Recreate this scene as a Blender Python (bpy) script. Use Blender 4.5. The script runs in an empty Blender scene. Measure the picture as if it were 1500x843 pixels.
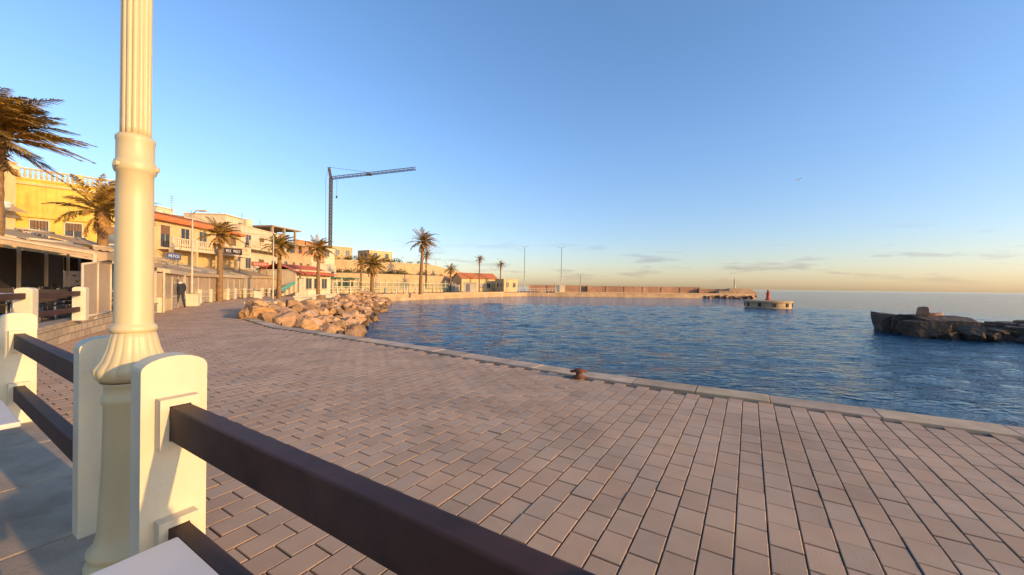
import bpy, bmesh, math, random
import numpy as np
from mathutils import Vector, Matrix, noise
from mathutils.geometry import tessellate_polygon
random.seed(7); np.random.seed(7)
scene=bpy.context.scene
COL=scene.collection
H=1.5           # eye height
F=560.0
def at(s,d): return ((s-750)/F*d, d)
def zz(s,t,d): return H-(t-(420+.0125*(s-750)))/F*d

# ------------------------------------------------------------------ materials
def mat(name,col,rough=.8,var=.15,scale=2.0,bump=.15,bscale=25,metal=0,attr=None,spec=.4,stain=0.0,bdist=.02,trans=0,sscale=1.2):
    m=bpy.data.materials.new(name); m.use_nodes=True
    nt=m.node_tree; N=nt.nodes; L=nt.links
    b=N['Principled BSDF']; b.inputs['Roughness'].default_value=rough; b.inputs['Metallic'].default_value=metal
    b.inputs['Specular IOR Level'].default_value=spec
    tc=N.new('ShaderNodeTexCoord')
    n1=N.new('ShaderNodeTexNoise'); n1.inputs['Scale'].default_value=scale; n1.inputs['Detail'].default_value=6; n1.inputs['Roughness'].default_value=.6
    L.new(tc.outputs['Object'],n1.inputs['Vector'])
    mr=N.new('ShaderNodeMapRange'); mr.inputs[1].default_value=.3; mr.inputs[2].default_value=.7
    mr.inputs[3].default_value=1-var; mr.inputs[4].default_value=1+var
    L.new(n1.outputs['Fac'],mr.inputs[0])
    mix=N.new('ShaderNodeMix'); mix.data_type='RGBA'; mix.blend_type='MULTIPLY'; mix.inputs[0].default_value=1
    mix.inputs[6].default_value=(*col,1)
    L.new(mr.outputs[0],mix.inputs[7])
    out=mix.outputs[2]
    if stain>0:
        mp=N.new('ShaderNodeMapping'); mp.inputs['Scale'].default_value=(4,4,.5); L.new(tc.outputs['Object'],mp.inputs[0])
        n3=N.new('ShaderNodeTexNoise'); n3.inputs['Scale'].default_value=sscale; n3.inputs['Detail'].default_value=8; L.new(mp.outputs[0],n3.inputs['Vector'])
        r3=N.new('ShaderNodeMapRange'); r3.inputs[1].default_value=.48; r3.inputs[2].default_value=.7; r3.inputs[3].default_value=0; r3.inputs[4].default_value=stain
        L.new(n3.outputs['Fac'],r3.inputs[0])
        mx=N.new('ShaderNodeMix'); mx.data_type='RGBA'; L.new(r3.outputs[0],mx.inputs[0]); L.new(out,mx.inputs[6])
        mx.inputs[7].default_value=(col[0]*.45,col[1]*.38,col[2]*.33,1); out=mx.outputs[2]
    if attr:
        a=N.new('ShaderNodeAttribute'); a.attribute_name=attr
        m2=N.new('ShaderNodeMix'); m2.data_type='RGBA'; m2.blend_type='MULTIPLY'; m2.inputs[0].default_value=1
        L.new(out,m2.inputs[6]); L.new(a.outputs['Color'],m2.inputs[7]); out=m2.outputs[2]
    L.new(out,b.inputs['Base Color'])
    if bump>0:
        n2=N.new('ShaderNodeTexNoise'); n2.inputs['Scale'].default_value=bscale; n2.inputs['Detail'].default_value=5
        L.new(tc.outputs['Object'],n2.inputs['Vector'])
        bp=N.new('ShaderNodeBump'); bp.inputs['Strength'].default_value=bump; bp.inputs['Distance'].default_value=bdist
        L.new(n2.outputs['Fac'],bp.inputs['Height']); L.new(bp.outputs[0],b.inputs['Normal'])
    if trans>0:      # thin leaves / cloth let some light through
        tr=N.new('ShaderNodeBsdfTranslucent'); L.new(out,tr.inputs['Color'])
        ms=N.new('ShaderNodeMixShader'); ms.inputs[0].default_value=trans
        L.new(b.outputs[0],ms.inputs[1]); L.new(tr.outputs[0],ms.inputs[2]); L.new(ms.outputs[0],N['Material Output'].inputs['Surface'])
    return m

def blockmat(name,c1,c2,cm,ang,bw=.4,bh=.2,mortar=.012,rough=.85):
    """coursed masonry; u runs along the heading 'ang', v is height"""
    m=bpy.data.materials.new(name); m.use_nodes=True
    nt=m.node_tree; N=nt.nodes; L=nt.links; b=N['Principled BSDF']; b.inputs['Roughness'].default_value=rough
    g=N.new('ShaderNodeNewGeometry'); sp=N.new('ShaderNodeSeparateXYZ'); L.new(g.outputs['Position'],sp.inputs[0])
    def mth(op,a,bv):
        n=N.new('ShaderNodeMath'); n.operation=op
        for i,v in enumerate((a,bv)):
            if isinstance(v,(int,float)): n.inputs[i].default_value=v
            else: L.new(v,n.inputs[i])
        return n.outputs[0]
    u=mth('ADD',mth('MULTIPLY',sp.outputs[0],math.cos(ang)),mth('MULTIPLY',sp.outputs[1],math.sin(ang)))
    cb=N.new('ShaderNodeCombineXYZ'); L.new(u,cb.inputs[0]); L.new(sp.outputs[2],cb.inputs[1])
    br=N.new('ShaderNodeTexBrick'); br.inputs['Scale'].default_value=1; br.inputs['Brick Width'].default_value=bw; br.inputs['Row Height'].default_value=bh
    br.inputs['Mortar Size'].default_value=mortar; br.inputs['Mortar Smooth'].default_value=.3
    br.inputs['Color1'].default_value=(*c1,1); br.inputs['Color2'].default_value=(*c2,1); br.inputs['Mortar'].default_value=(*cm,1)
    L.new(cb.outputs[0],br.inputs['Vector'])
    n=N.new('ShaderNodeTexNoise'); n.inputs['Scale'].default_value=5; n.inputs['Detail'].default_value=6; L.new(g.outputs['Position'],n.inputs['Vector'])
    mr=N.new('ShaderNodeMapRange'); mr.inputs[3].default_value=.6; mr.inputs[4].default_value=1.4; L.new(n.outputs['Fac'],mr.inputs[0])
    mx=N.new('ShaderNodeMix'); mx.data_type='RGBA'; mx.blend_type='MULTIPLY'; mx.inputs[0].default_value=1
    L.new(br.outputs['Color'],mx.inputs[6]); L.new(mr.outputs[0],mx.inputs[7]); L.new(mx.outputs[2],b.inputs['Base Color'])
    bp=N.new('ShaderNodeBump'); bp.inputs['Strength'].default_value=.7; bp.inputs['Distance'].default_value=.02; bp.invert=True
    L.new(br.outputs['Fac'],bp.inputs['Height']); L.new(bp.outputs[0],b.inputs['Normal'])
    return m

M={}
M['white']=mat('white_paint',(.66,.565,.385),.6,.07,3,.25,45,stain=.18,bdist=.008)
M['lamp']=mat('lamp_paint',(.58,.465,.25),.42,.06,3,.08,30,stain=.2,spec=.5,bdist=.005)
M['rail']=mat('rail_brown',(.055,.023,.016),.55,.35,6,.15,60,spec=.25,bdist=.004)
M['paver']=mat('paver',(.49,.315,.195),.8,.18,.9,.35,120,attr='tint',bdist=.006,stain=.22,sscale=.35)
M['coping']=mat('coping_stone',(.54,.38,.25),.8,.25,2.5,.3,50,attr='tint',bdist=.01,stain=.2)
M['ground']=mat('ground',(.16,.11,.08),.9,.2,.6,.3,20)
M['quay']=mat('quay_wall_stone',(.50,.34,.19),.85,.25,.5,.4,4,stain=.5)
M['kerb']=mat('kerb_concrete',(.40,.30,.21),.8,.2,4,.3,60,stain=.35)
M['tile']=mat('terrace_tile',(.15,.085,.06),.6,.2,5,.2,30)
M['table']=mat('table_white',(.66,.61,.55),.35,.03,4,0)
M['metal']=mat('grey_metal',(.30,.29,.27),.4,.1,5,0,metal=.4)
M['frame']=mat('cream_frame',(.56,.45,.30),.5,.1,4,0)
M['dark']=mat('dark_wicker',(.05,.035,.028),.7,.2,8,.1)
M['rock']=mat('boulder_rock',(.46,.32,.195),.9,.40,1.2,.9,7,attr='tint',bdist=.07)
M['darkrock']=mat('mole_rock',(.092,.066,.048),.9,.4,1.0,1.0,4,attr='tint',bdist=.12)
M['orangerock']=mat('orange_block',(.40,.21,.12),.9,.3,2,.6,8)
M['yellow']=mat('yellow_render',(.70,.45,.085),.85,.16,.8,.2,20,stain=.4)
M['cream']=mat('cream_render',(.66,.47,.22),.85,.12,.8,.2,20,stain=.3)
M['whitew']=mat('white_render',(.70,.56,.36),.85,.10,.8,.15,20,stain=.25)
M['beige']=mat('beige_render',(.56,.38,.19),.85,.14,.8,.2,20,stain=.3)
M['glass']=mat('window_glass',(.05,.06,.07),.12,.1,1,0,spec=.8)
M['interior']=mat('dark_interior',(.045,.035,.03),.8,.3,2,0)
M['shutter']=mat('shutter_wood',(.22,.12,.06),.7,.15,4,.1)
M['tiles']=mat('roof_tiles',(.58,.18,.06),.8,.25,5,.5,14)
M['fabric']=mat('awning_fabric',(.54,.38,.22),.9,.12,1,.1,10,stain=.2,trans=.2)
M['fabricw']=mat('awning_white',(.66,.51,.33),.9,.10,1,.1,10,stain=.2,trans=.2)
M['red']=mat('red_paint',(.50,.06,.03),.6,.15,3,.1)
M['bluesign']=mat('blue_sign_paint',(.05,.12,.30),.5,.1,3,0)
M['redaw']=mat('red_awning',(.60,.13,.05),.9,.1,2,.1)
M['teal']=mat('turquoise_paint',(.10,.36,.30),.6,.1,3,.1)
M['green']=mat('green_paint',(.10,.28,.15),.6,.1,3,.1)
M['concrete']=mat('raw_concrete',(.38,.29,.19),.9,.15,1.5,.3,12)
M['pier']=mat('pier_stone',(.56,.36,.19),.9,.2,.3,.4,3,stain=.4)
M['pierwall']=mat('breakwater_stone',(.46,.25,.14),.9,.3,.25,.5,2,stain=.4)
M['isl']=mat('caisson_concrete',(.50,.35,.20),.85,.2,1,.4,8,stain=.5)
M['trunk']=mat('palm_trunk',(.26,.15,.065),.95,.4,6,1.0,18,bdist=.05)
M['leaf']=mat('palm_leaf',(.38,.255,.06),.6,.3,3,0,attr='tint',trans=.3)
M['dead']=mat('palm_dead_leaf',(.48,.27,.085),.8,.3,3,0,trans=.2)
M['rust']=mat('rusty_iron',(.13,.05,.025),.8,.4,20,.5,60)
M['crane']=mat('crane_steel',(.10,.07,.035),.85,.2,1,0,spec=.1)
M['brick']=mat('orange_brick',(.50,.22,.085),.9,.15,3,.3,14)
M['hill']=mat('hill_earth',(.36,.24,.12),.95,.3,.15,.5,1)
M['bush']=mat('shrub',(.08,.075,.02),.8,.4,1,.6,4)
M['gull']=mat('feathers',(.75,.74,.72),.8,.05,4,0)
M['skin']=mat('skin',(.50,.29,.2),.6,.05,4,0)
M['coat']=mat('dark_coat',(.025,.025,.035),.8,.2,8,.1)
M['jeans']=mat('dark_trousers',(.03,.035,.055),.85,.2,8,.1)
M['scarf']=mat('grey_scarf',(.6,.58,.55),.9,.1,8,.1)
M['hair']=mat('grey_hair',(.25,.23,.21),.8,.2,20,.2)
M['shoe']=mat('shoe',(.02,.018,.016),.6,.2,8,0)
M['bulb']=mat('lamp_glass',(.75,.73,.68),.25,.03,4,0)
M['stonewall']=blockmat('low_wall_stone',(.36,.26,.165),(.48,.36,.23),(.22,.16,.11),math.atan2(8.5,-5.7),.45,.19)
M['plastic']=mat('clear_plastic_panel',(.40,.29,.19),.25,.15,1,0,spec=.7)

# ------------------------------------------------------------------ mesh builder
class MB:
    def __init__(s,name,Mx=None):
        s.name=name; s.P={}; s.cur='body'; s.M=Mx or Matrix.Identity(4)
    def part(s,n): s.cur=n; return s
    def add(s,vs,fs,m,smooth=False,tint=None):
        p=s.P.setdefault(s.cur,dict(v=[],f=[],m=[],s=[],t=[],mats=[]))
        if m not in p['mats']: p['mats'].append(m)
        mi=p['mats'].index(m); o=len(p['v'])
        for v in vs: p['v'].append(s.M@Vector(v)); p['t'].append(tint or (1,1,1))
        for f in fs: p['f'].append([o+i for i in f]); p['m'].append(mi); p['s'].append(smooth)
        return s
    def box(s,c,sz,m,rz=0,rx=0,ry=0,tint=None):
        R=Matrix.Rotation(rz,4,'Z')@Matrix.Rotation(ry,4,'Y')@Matrix.Rotation(rx,4,'X')
        vs=[Vector(c)+(R@Vector((sx*sz[0]/2,sy*sz[1]/2,sz_*sz[2]/2))) for sx in(-1,1) for sy in(-1,1) for sz_ in(-1,1)]
        return s.add(vs,[(0,1,3,2),(4,6,7,5),(0,4,5,1),(2,3,7,6),(0,2,6,4),(1,5,7,3)],m,tint=tint)
    def b2(s,lo,hi,m):
        return s.box([(a+b)/2 for a,b in zip(lo,hi)],[abs(b-a) for a,b in zip(lo,hi)],m)
    def tube(s,pts,rad,m,n=8,smooth=True,caps=True):
        pts=[Vector(p) for p in pts]; vs=[];fs=[]
        if not hasattr(rad,'__len__'): rad=[rad]*len(pts)
        for i,p in enumerate(pts):
            d=(pts[min(i+1,len(pts)-1)]-pts[max(i-1,0)]).normalized()
            up=Vector((0,0,1)) if abs(d.z)<.95 else Vector((0,1,0))
            a=d.cross(up).normalized(); b=d.cross(a)
            for k in range(n):
                t=2*math.pi*k/n; vs.append(p+(a*math.cos(t)+b*math.sin(t))*rad[i])
        for i in range(len(pts)-1):
            for k in range(n): fs.append((i*n+k,i*n+(k+1)%n,(i+1)*n+(k+1)%n,(i+1)*n+k))
        s.add(vs,fs,m,smooth)
        if caps:
            s.add(vs[:n],[tuple(range(n))],m); s.add(vs[-n:],[tuple(range(n))],m)
        return s
    def lathe(s,c,prof,m,n=24,fl=None,smooth=True):
        vs=[];fs=[]
        for i,(r,z) in enumerate(prof):
            for k in range(n):
                t=2*math.pi*k/n; rr=r*(fl(t,i) if fl else 1)
                vs.append((c[0]+rr*math.cos(t),c[1]+rr*math.sin(t),c[2]+z))
        for i in range(len(prof)-1):
            for k in range(n): fs.append((i*n+k,i*n+(k+1)%n,(i+1)*n+(k+1)%n,(i+1)*n+k))
        s.add(vs,fs,m,smooth)
        s.add(vs[:n],[tuple(range(n))],m); s.add(vs[-n:],[tuple(range(n))],m)
        return s
    def done(s,bevel=0,seg=2,recalc=True,weld=True):
        allv=[v for p in s.P.values() for v in p['v']]
        lo=[min(v[i] for v in allv) for i in range(3)]; hi=[max(v[i] for v in allv) for i in range(3)]
        org=Vector(((lo[0]+hi[0])/2,(lo[1]+hi[1])/2,lo[2]))
        obs=[]
        for pn,p in s.P.items():
            nm=s.name if len(s.P)==1 else pn
            me=bpy.data.meshes.new(nm)
            me.from_pydata([v-org for v in p['v']],[],p['f'])
            for m in p['mats']: me.materials.append(M[m])
            me.polygons.foreach_set('material_index',p['m']); me.polygons.foreach_set('use_smooth',p['s'])
            ca=me.color_attributes.new('tint','FLOAT_COLOR','POINT')
            ca.data.foreach_set('color',[x for t in p['t'] for x in (*t,1)])
            if recalc:
                bm=bmesh.new(); bm.from_mesh(me)
                if weld: bmesh.ops.remove_doubles(bm,verts=bm.verts,dist=1e-5)
                bmesh.ops.recalc_face_normals(bm,faces=bm.faces); bm.to_mesh(me); bm.free()
            me.update()
            ob=bpy.data.objects.new(nm,me); COL.objects.link(ob); obs.append(ob)
            if bevel:
                bv=ob.modifiers.new('b','BEVEL'); bv.width=bevel; bv.segments=seg; bv.limit_method='ANGLE'; bv.angle_limit=.7
        if len(obs)==1: obs[0].location=org; return obs[0]
        e=bpy.data.objects.new(s.name,None); COL.objects.link(e); e.location=org
        for o in obs: o.parent=e
        return e

def frame(p0,p1,z=0):
    u=Vector((p1[0]-p0[0],p1[1]-p0[1],0)); L=u.length; u/=L
    o=Vector((u.y,-u.x,0))
    m=Matrix(((u.x,o.x,0,p0[0]),(u.y,o.y,0,p0[1]),(0,0,1,z),(0,0,0,1)))
    return m,L
def sheet(name,poly,z,m):
    tris=tessellate_polygon([[Vector((x,y,0)) for x,y in poly]])
    me=bpy.data.meshes.new(name); me.from_pydata([(x,y,z) for x,y in poly],[],[tuple(t) for t in tris])
    me.materials.append(M[m])
    bm=bmesh.new(); bm.from_mesh(me)
    for f in bm.faces:
        f.normal_update()
        if f.normal.z<0: f.normal_flip()
    bm.to_mesh(me); bm.free()
    ob=bpy.data.objects.new(name,me); COL.objects.link(ob); return ob

# ------------------------------------------------------------------ directions of the quay
e=Vector((-.85,.527,0)); n=Vector((.527,.85,0))
A=Vector((-1.47,1.65,0))
shore=[(30,-10.5),(5.33,3.98),(3.45,5.08),(1.15,6.46),(-2.45,9.13),(-8.15,13.04),(-11,15.8)]
inner=[(-13.3,20),(-15.5,30),(-18,42),(-19.8,50),(-18.8,58),(-15.5,67),(-9,82),(-2,95),(4,100.5),(20,101),(45,102),(66,105)]
WZ=-1.0
land=[(1500,-880)]+shore+inner+[(69,108),(69,118),(2,124),(-20,135),(-60,170),(-300,330),(-3000,900),(-3000,-3000),(1500,-3000)]
sheet('ground',land,-.014,'ground')
mb=MB('sea_wall')
for a,b in zip(land[:len(shore)+len(inner)+6],land[1:len(shore)+len(inner)+7]):
    mb.add([(a[0],a[1],-.014),(b[0],b[1],-.014),(b[0],b[1],-3),(a[0],a[1],-3)],[(0,1,2,3)],'quay')
mb.done()
mb=MB('promenade_parapet_wall')
pl=inner[3:8]
for a,b in zip(pl,pl[1:]):
    fm,L=frame(a,b); mb.M=fm
    mb.b2((-.05,-.55,-.3),(L+.05,.06,.16),'pier')
mb.M=Matrix.Identity(4)
mb.done()

# ------------------------------------------------------------------ water
def axis(lo,hi,step,far):
    a=list(np.arange(lo,hi+1e-6,step))
    s=step; x=a[-1]; up=[]
    while x<far: s*=1.25; x+=s; up.append(x)
    s=step; x=a[0]; dn=[]
    while x>-far: s*=1.25; x-=s; dn.append(x)
    return np.array(dn[::-1]+a+up)
xs=axis(-12,34,.17,9000); ys=axis(4,50,.17,9000)
X,Y=np.meshgrid(xs,ys); Z=np.zeros_like(X)
rs=np.random.RandomState(3)
for i in range(60):
    lam=.65*(3.2/.65)**(rs.rand()**1.3); k=2*math.pi/lam
    th=math.radians(255)+rs.randn()*.6
    amp=.0020*lam**.8
    Z+=amp*np.sin(k*(X*math.cos(th)+Y*math.sin(th))+rs.rand()*6.28)
fade=np.clip(1-np.maximum(np.maximum(-14-X,X-36)/25,np.maximum(2-Y,Y-52)/25),0,1)
Z=Z*fade+WZ
nx,ny=len(xs),len(ys)
vs=np.stack([X,Y,Z],-1).reshape(-1,3)
idx=np.arange(nx*ny).reshape(ny,nx)
fs=np.stack([idx[:-1,:-1],idx[:-1,1:],idx[1:,1:],idx[1:,:-1]],-1).reshape(-1,4)
me=bpy.data.meshes.new('sea_water'); me.vertices.add(len(vs)); me.vertices.foreach_set('co',vs.ravel())
me.loops.add(fs.size); me.loops.foreach_set('vertex_index',fs.ravel().astype(np.int32))
me.polygons.add(len(fs)); me.polygons.foreach_set('loop_start',np.arange(0,fs.size,4,dtype=np.int32)); me.polygons.foreach_set('loop_total',np.full(len(fs),4,dtype=np.int32))
me.polygons.foreach_set('use_smooth',np.ones(len(fs),dtype=bool)); me.update(); me.validate()
wm=bpy.data.materials.new('sea_water'); wm.use_nodes=True
nt=wm.node_tree; N=nt.nodes; Lk=nt.links; b=N['Principled BSDF']
b.inputs['Base Color'].default_value=(.004,.042,.085,1); b.inputs['Roughness'].default_value=.07; b.inputs['IOR'].default_value=1.33
b.inputs['Specular IOR Level'].default_value=.33
g=N.new('ShaderNodeNewGeometry')
mp=N.new('ShaderNodeMapping'); mp.inputs['Scale'].default_value=(.8,1.6,1); mp.inputs['Rotation'].default_value=(0,0,.15); Lk.new(g.outputs['Position'],mp.inputs[0])
hs=None
for sc,wt,dt in((1.3,.36,3),(4.2,.24,3),(13,.05,2)):
    t=N.new('ShaderNodeTexNoise'); t.inputs['Scale'].default_value=sc; t.inputs['Detail'].default_value=dt; Lk.new(mp.outputs[0],t.inputs['Vector'])
    q=N.new('ShaderNodeMath'); q.operation='MULTIPLY'; q.inputs[1].default_value=wt; Lk.new(t.outputs['Fac'],q.inputs[0])
    if hs is None: hs=q.outputs[0]
    else:
        ad=N.new('ShaderNodeMath'); ad.operation='ADD'; Lk.new(hs,ad.inputs[0]); Lk.new(q.outputs[0],ad.inputs[1]); hs=ad.outputs[0]
bp=N.new('ShaderNodeBump'); bp.inputs['Strength'].default_value=1; bp.inputs['Distance'].default_value=.36
Lk.new(hs,bp.inputs['Height']); Lk.new(bp.outputs[0],b.inputs['Normal'])
me.materials.append(wm); ob=bpy.data.objects.new('sea_water',me); COL.objects.link(ob)

# ------------------------------------------------------------------ paving blocks
def inpoly(x,y,P):
    c=False; j=len(P)-1
    for i in range(len(P)):
        xi,yi=P[i]; xj,yj=P[j]
        if (yi>y)!=(yj>y) and x<(xj-xi)*(y-yi)/(yj-yi)+xi: c=not c
        j=i
    return c
f0=A+e*9.5; f1=A-e*11
prom=[(12.5,-.15)]+shore[1:]+inner[:4]+[(-31,50),(-27.8,40),(-21.5,24.7),(-17,18),(-11.3,9.5),(-9.9,7.2),(f0.x,f0.y),(f1.x,f1.y)]
bwid,blen,gap,ch=.172,.262,.0030,.005
V=[];Fc=[];T=[]
R=random.Random(5)
for iu in range(-85,300):
    uu=iu*bwid
    for iv in range(-40,215):
        vv=iv*blen+(blen/2 if iu%2 else 0)
        cx=A.x+e.x*(uu+bwid/2)+n.x*(vv+blen/2); cy=A.y+e.y*(uu+bwid/2)+n.y*(vv+blen/2)
        if cy<-3 or not inpoly(cx,cy,prom): continue
        cs=[]
        for du,dv in((gap,gap),(bwid-gap,gap),(bwid-gap,blen-gap),(gap,blen-gap)):
            cs.append((A.x+e.x*(uu+du)+n.x*(vv+dv),A.y+e.y*(uu+du)+n.y*(vv+dv)))
        if not all(inpoly(x,y,prom) for x,y in cs): continue
        o=len(V); hz=R.gauss(0,.0009); tx=R.gauss(0,.006); ty=R.gauss(0,.006)
        tn=R.uniform(.92,1.08); rd=R.uniform(-.03,.04)
        if R.random()<.03: tn*=.9
        for ins,z in((0,-.013),(0,-ch),(ch,0)):
            for du,dv in((gap+ins,gap+ins),(bwid-gap-ins,gap+ins),(bwid-gap-ins,blen-gap-ins),(gap+ins,blen-gap-ins)):
                zt=z+(hz+tx*(du-bwid/2)+ty*(dv-blen/2) if z>-.01 else 0)
                V.append((A.x+e.x*(uu+du)+n.x*(vv+dv),A.y+e.y*(uu+du)+n.y*(vv+dv),zt)); 
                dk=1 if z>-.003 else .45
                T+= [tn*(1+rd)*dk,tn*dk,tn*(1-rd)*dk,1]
        Fc.append((o+8,o+11,o+10,o+9))
        for k in range(4):
            k2=(k+1)%4
            Fc.append((o+k,o+4+k,o+4+k2,o+k2)); Fc.append((o+4+k,o+8+k,o+8+k2,o+4+k2))
me=bpy.data.meshes.new('promenade_paving'); me.from_pydata(V,[],Fc); me.materials.append(M['paver'])
ca=me.color_attributes.new('tint','FLOAT_COLOR','POINT'); ca.data.foreach_set('color',T)
bm=bmesh.new(); bm.from_mesh(me); bmesh.ops.recalc_face_normals(bm,faces=bm.faces); bm.to_mesh(me); bm.free()
ob=bpy.data.objects.new('promenade_paving',me); COL.objects.link(ob)

mb=MB('quay_edge_coping')
pl=shore+inner[:1]
R=random.Random(9)
for a,b in zip(pl,pl[1:]):
    fm,L=frame(b,a)
    mb.M=fm; k=max(1,round(L/.95)); st=L/k
    for i in range(k):
        if L>20 and i*st>12 : continue
        tn=R.uniform(.82,1.15)
        dz=R.uniform(-.004,.004)
        mb.box((i*st+st/2,-.14,-.07+dz),(st-.008,.40,.19),'coping',tint=(tn,tn*R.uniform(.95,1.02),tn*R.uniform(.9,1)))
mb.M=Matrix.Identity(4)
cop=mb.done(bevel=.008)

# mooring bollard
c=Vector((1.12,6.28,0.02))
mb=MB('mooring_bollard')
mb.lathe(c,[(.11,0),(.11,.02),(.06,.03),(.05,.07),(.055,.09),(.085,.105),(.09,.125),(.07,.14),(.02,.145)],'rust',20)
mb.tube([c+Vector((-.14,.0,.10)),c+Vector((.14,.02,.10))],[.022,.022],'rust',8)
mb.done()

# ------------------------------------------------------------------ fence + kerb
mb=MB('fence_kerb')
fm,L=frame(A-e*11,A+e*9.2); mb.M=fm
st=1.0;i=0
while i*st<L:
    mb.b2((i*st+.004,-.36,-.01),((i+1)*st-.004,.24,.12),'kerb'); i+=1
mb.done(bevel=.012)
sheet('terrace_floor',[tuple((A-e*11-n*.3)[:2]),tuple((A+e*9.5-n*.3)[:2]),(-14,6),(-20,-8),(8,-12)],0.0,'tile')

def fpost(mb,P,w=.22,t=.12,z0=.1,z1=1.19):
    fm,_=frame((P[0],P[1]),(P[0]+e.x,P[1]+e.y)); old=mb.M; mb.M=fm
    pr=[(-w/2,z0),(w/2,z0),(w/2,z1-.055)]
    for k in range(1,12):
        a=math.pi*k/12; pr.append((w/2*math.cos(a),z1-.055+.055*math.sin(a)))
    pr.append((-w/2,z1-.055)); N_=len(pr)
    vs=[(-t/2,o,z) for o,z in pr]+[(t/2,o,z) for o,z in pr]
    fs=[tuple(range(N_)),tuple(range(2*N_-1,N_-1,-1))]+[(i,(i+1)%N_,N_+(i+1)%N_,N_+i) for i in range(N_)]
    mb.add(vs,fs,'white'); mb.M=old
def frun(mb,P,Q,z0=.1,sock=True,rz=(.99,.49),rh=.14,rt=.07):
    d=Vector((Q[0]-P[0],Q[1]-P[1],0)); L=d.length
    fm,_=frame(P,Q); old=mb.M; mb.M=fm
    for zt in rz:
        mb.part('rails'); mb.b2((.075,-rt/2,zt-rh),(L-.075,rt/2,zt),'rail')
        mb.part('posts')
        if sock:
            for uc in(.085,L-.085):
                for lo,hi in(((uc-.03,-rt/2-.03,zt+.002),(uc+.03,rt/2+.03,zt+.032)),((uc-.03,-rt/2-.03,zt-rh-.032),(uc+.03,rt/2+.03,zt-rh-.002)),
                             ((uc-.03,-rt/2-.03,zt-rh-.002),(uc+.03,-rt/2-.001,zt+.002)),((uc-.03,rt/2+.001,zt-rh-.002),(uc+.03,rt/2+.03,zt+.002))):
                    mb.b2(lo,hi,'white')
    mb.M=old
mb=MB('terrace_fence')
PA=A; PB=A+e*.97; PC=A+e*3.9; PD=A+e*6.8; PE=A-e*2.75; PF=A-e*5.6
mb.part('posts')
for P in(PA,PB,PC,PD,PE,PF): fpost(mb,P)
for P,Q in((PB,PC),(PC,PD),(PE,PA),(PF,PE)): frun(mb,P,Q)
mb.done(bevel=.007)

# ------------------------------------------------------------------ big street lamp
lp=A+e*.485
mb=MB('street_lamp'); c=(lp.x,lp.y,0)
mb.part('base')
mb.lathe(c,[(.165,.12),(.165,.15),(.15,.165),(.148,.19),(.158,.20),(.158,.215),(.135,.24),(.122,.30),(.108,.60),(.104,.90),(.112,.915),(.112,.94),(.104,.955),(.104,1.0),(.118,1.015)],'lamp',48)
def flu(t,i): return 1+.055*abs(math.cos(t*9))**.6*(1 if 1<i<7 else 0)
mb.part('skirt')
mb.lathe(c,[(.118,1.02),(.134,1.04),(.137,1.065),(.134,1.085),(.112,1.12),(.095,1.17),(.084,1.225),(.079,1.255)],'lamp',144,flu)
mb.part('shaft')
mb.lathe(c,[(.079,1.25),(.086,1.255),(.088,1.267),(.086,1.28),(.075,1.29),(.0735,1.3),(.070,1.9),(.069,2.03),(.077,2.04),(.081,2.055),(.081,2.075),(.077,2.09),(.071,2.10),(.071,2.185),(.074,2.195),(.074,2.21),(.064,2.222),(.056,2.225)],'lamp',48)
for az in(.4,2.5,4.6):
    mb.tube([(c[0]+.07*math.cos(az),c[1]+.07*math.sin(az),2.065),(c[0]+.092*math.cos(az),c[1]+.092*math.sin(az),2.065)],[.012,.012],'lamp',8)
mb.part('fluted_column')
mb.lathe(c,[(.058,2.215),(.058,2.26),(.057,3.2),(.054,4.2)],'lamp',168,lambda t,i:1-.15*(1-abs(math.cos(t*7))**.55))
mb.part('head')
mb.lathe(c,[(.06,4.2),(.085,4.22),(.085,4.27),(.05,4.3),(.04,4.5),(.07,4.52),(.02,4.6)],'lamp',24)
for sg in(-1,1):
    pts=[(c[0]+sg*e.x*t*.7,c[1]+sg*e.y*t*.7,4.4+.25*math.sin(t*3.1)) for t in np.linspace(0,1,9)]
    mb.tube(pts,.02,'lamp',8)
    q=pts[-1]; mb.lathe((q[0],q[1],q[2]-.35),[(.02,0),(.09,.03),(.13,.12),(.14,.22),(.10,.3),(.03,.35)],'bulb',20)
mb.done()

# ------------------------------------------------------------------ cafe tables by the fence
def cafe_table(corner,w=.7,z=.75,name='cafe_table',m='table'):
    mb=MB(name); fm,_=frame((corner[0],corner[1]),(corner[0]-e.x,corner[1]-e.y)); mb.M=fm
    mb.part('top').b2((0,0,z-.028),(w,w,z),m)
    mb.part('legs')
    mb.box((w/2,w/2,.012),(.42,.42,.02),'metal'); mb.tube([(w/2,w/2,.02),(w/2,w/2,z-.03)],.03,'metal',12)
    mb.box((w/2,w/2,z-.04),(.3,.3,.02),'metal')
    return mb.done(bevel=.006)
cafe_table((-.98,1.13))
t2=cafe_table((-2.60,2.03),.7)
t2.location+=e*.7

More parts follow.
